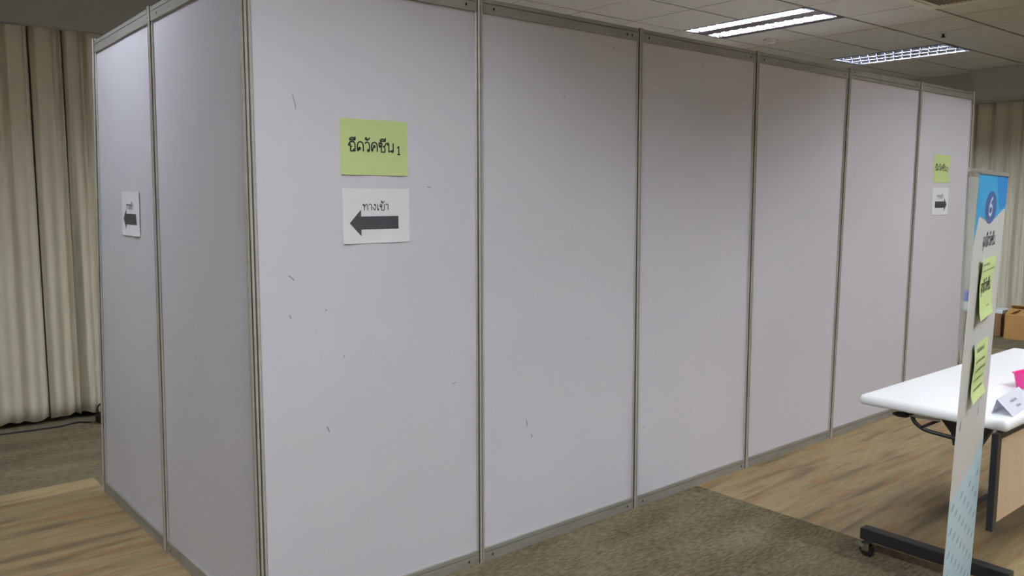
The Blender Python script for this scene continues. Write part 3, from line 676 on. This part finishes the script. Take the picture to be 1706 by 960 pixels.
outer = lambda h, w_, z, r: [(x, y, z) for x, y in rounded_rect(-h, h, -w_, w_, r, 4)]
loft(MB(), [outer(.095, .065, 0, .02), outer(.108, .075, .066, .02), outer(.113, .08, .068, .02), outer(.113, .08, .072, .02), outer(.104, .071, .071, .02), outer(.092, .062, .004, .02)]).build('tub', PINK, bk)
for x, y, rz, hh, mm, nm, lb in ((3.04, -1.50, 4, .070, YELL, 'yellow_packet', 'yellow wrapped packet sticking out of the pink basket'), (3.115, -1.52, -6, .074, ORAN, 'orange_packet', 'orange wrapped packet inside the pink basket')):
    p_ = empty(nm, (x, y, TZ + .006), R(rz)); tag(p_, lb, 'packet')
    loft(MB(), [[(a, b, 0) for a, b in rounded_rect(-.026, .026, -.012, .012, .010, 3)], [(a, b, hh) for a, b in rounded_rect(-.030, .030, -.016, .016, .012, 3)], [(a, b, hh + .012) for a, b in rounded_rect(-.026, .026, -.004, .004, .003, 3)]]).build('wrapper', mm, p_, smooth=False)

# ------------------------------------------------------------------ boxes by the far curtain
def carton(name, label, x, y, W_, D_, H_, mm, rz=0, flaps=True, lid=None, cat='box'):
    r = empty(name, (x, y, 0), R(rz)); tag(r, label, cat)
    t = .006; b = MB()
    b.box((-D_ / 2, -W_ / 2, 0), (D_ / 2, W_ / 2, t)); b.box((-D_ / 2, -W_ / 2, 0), (-D_ / 2 + t, W_ / 2, H_)); b.box((D_ / 2 - t, -W_ / 2, 0), (D_ / 2, W_ / 2, H_)); b.box((-D_ / 2, -W_ / 2, 0), (D_ / 2, -W_ / 2 + t, H_)); b.box((-D_ / 2, W_ / 2 - t, 0), (D_ / 2, W_ / 2, H_))
    b.build('body', mm, r)
    if flaps:
        for sx, ang in ((-1, 22), (1, 35)):
            l_ = W_; f = MB().box((0, -W_ / 2, 0), (D_ * .48, W_ / 2, t)).build('flap', mm, r)
            f.location = (sx * D_ / 2, 0, H_); f.rotation_euler = (0, R(-ang) , 0 if sx < 0 else math.pi)
        for sy, ang in ((-1, 15), (1, 28)):
            f = MB().box((-D_ / 2 + .01, 0, 0), (D_ / 2 - .01, D_ * .4, t)).build('flap', mm, r)
            f.location = (0, sy * W_ / 2, H_ - .004); f.rotation_euler = (R(ang), 0, 0 if sy < 0 else math.pi)
    if lid:
        MB().box((-D_ / 2 - .008, -W_ / 2 - .008, H_ - .03), (D_ / 2 + .008, W_ / 2 + .008, H_ + .012)).build('lid', lid, r, bevel=.006)
    return r
carton('cardboard_box', 'open tan cardboard box with crumpled flaps on the carpet near the curtain', 9.40, .52, .52, .34, .27, CARD, rz=3)
carton('storage_carton', 'brown carton with a white plastic lid beside the open cardboard box', 9.43, .93, .2, .26, .30, CARD2, lid=WPLAS, flaps=False)
wb = carton('brown_carton', 'dark brown carton beside the booth end post with a blue pack on top', 9.40, 1.30, .26, .26, .26, CARD2, flaps=True)
for f in wb.children:
    if f.name.startswith('flap'): f.rotation_euler = (0, 0, f.rotation_euler.z)
pk = empty('blue_pack', (9.40, 1.30, .268)); tag(pk, 'blue and white plastic pack on top of the brown carton', 'pack')
MB().box((-.1, -.11, 0), (.1, .11, .11)).build('lower_wrap', WPLAS, pk, bevel=.01); MB().box((-.1, -.11, .11), (.1, .11, .22)).build('upper_wrap', BLUEP, pk, bevel=.01)
MB().box((-.104, .02, .035), (-.099, .06, .075)).build('printed_mark', BLUEP, pk)

# ------------------------------------------------------------------ cable and adapter by the left curtain
cab = MB().tube(smooth_line([(-.9, 3.66, .006), (-.5, 3.64, .006), (-.26, 3.62, .006), (-.08, 3.60, .006), (.06, 3.59, .006), (.14, 3.62, .006), (.20, 3.62, .006), (.255, 3.56, .006)], 8), .006, 8).build('power_cable', RUBBER)
tag(cab, 'black cable lying on the carpet along the curtain hem', 'cable')
ad = empty('power_adapter', (.375, 3.55, 0), R(12)); tag(ad, 'black power adapter block on the carpet behind the booth side panel', 'adapter')
MB().box((-.08, -.05, 0), (.08, .05, .055)).build('body', RUBBER, ad, bevel=.008)
MB().tube(smooth_line([(-.06, 0, .05), (-.085, 0, .10), (-.06, 0, .135), (-.02, 0, .12), (.0, 0, .05)], 8), .006, 8).build('lead', RUBBER, ad, smooth=True)
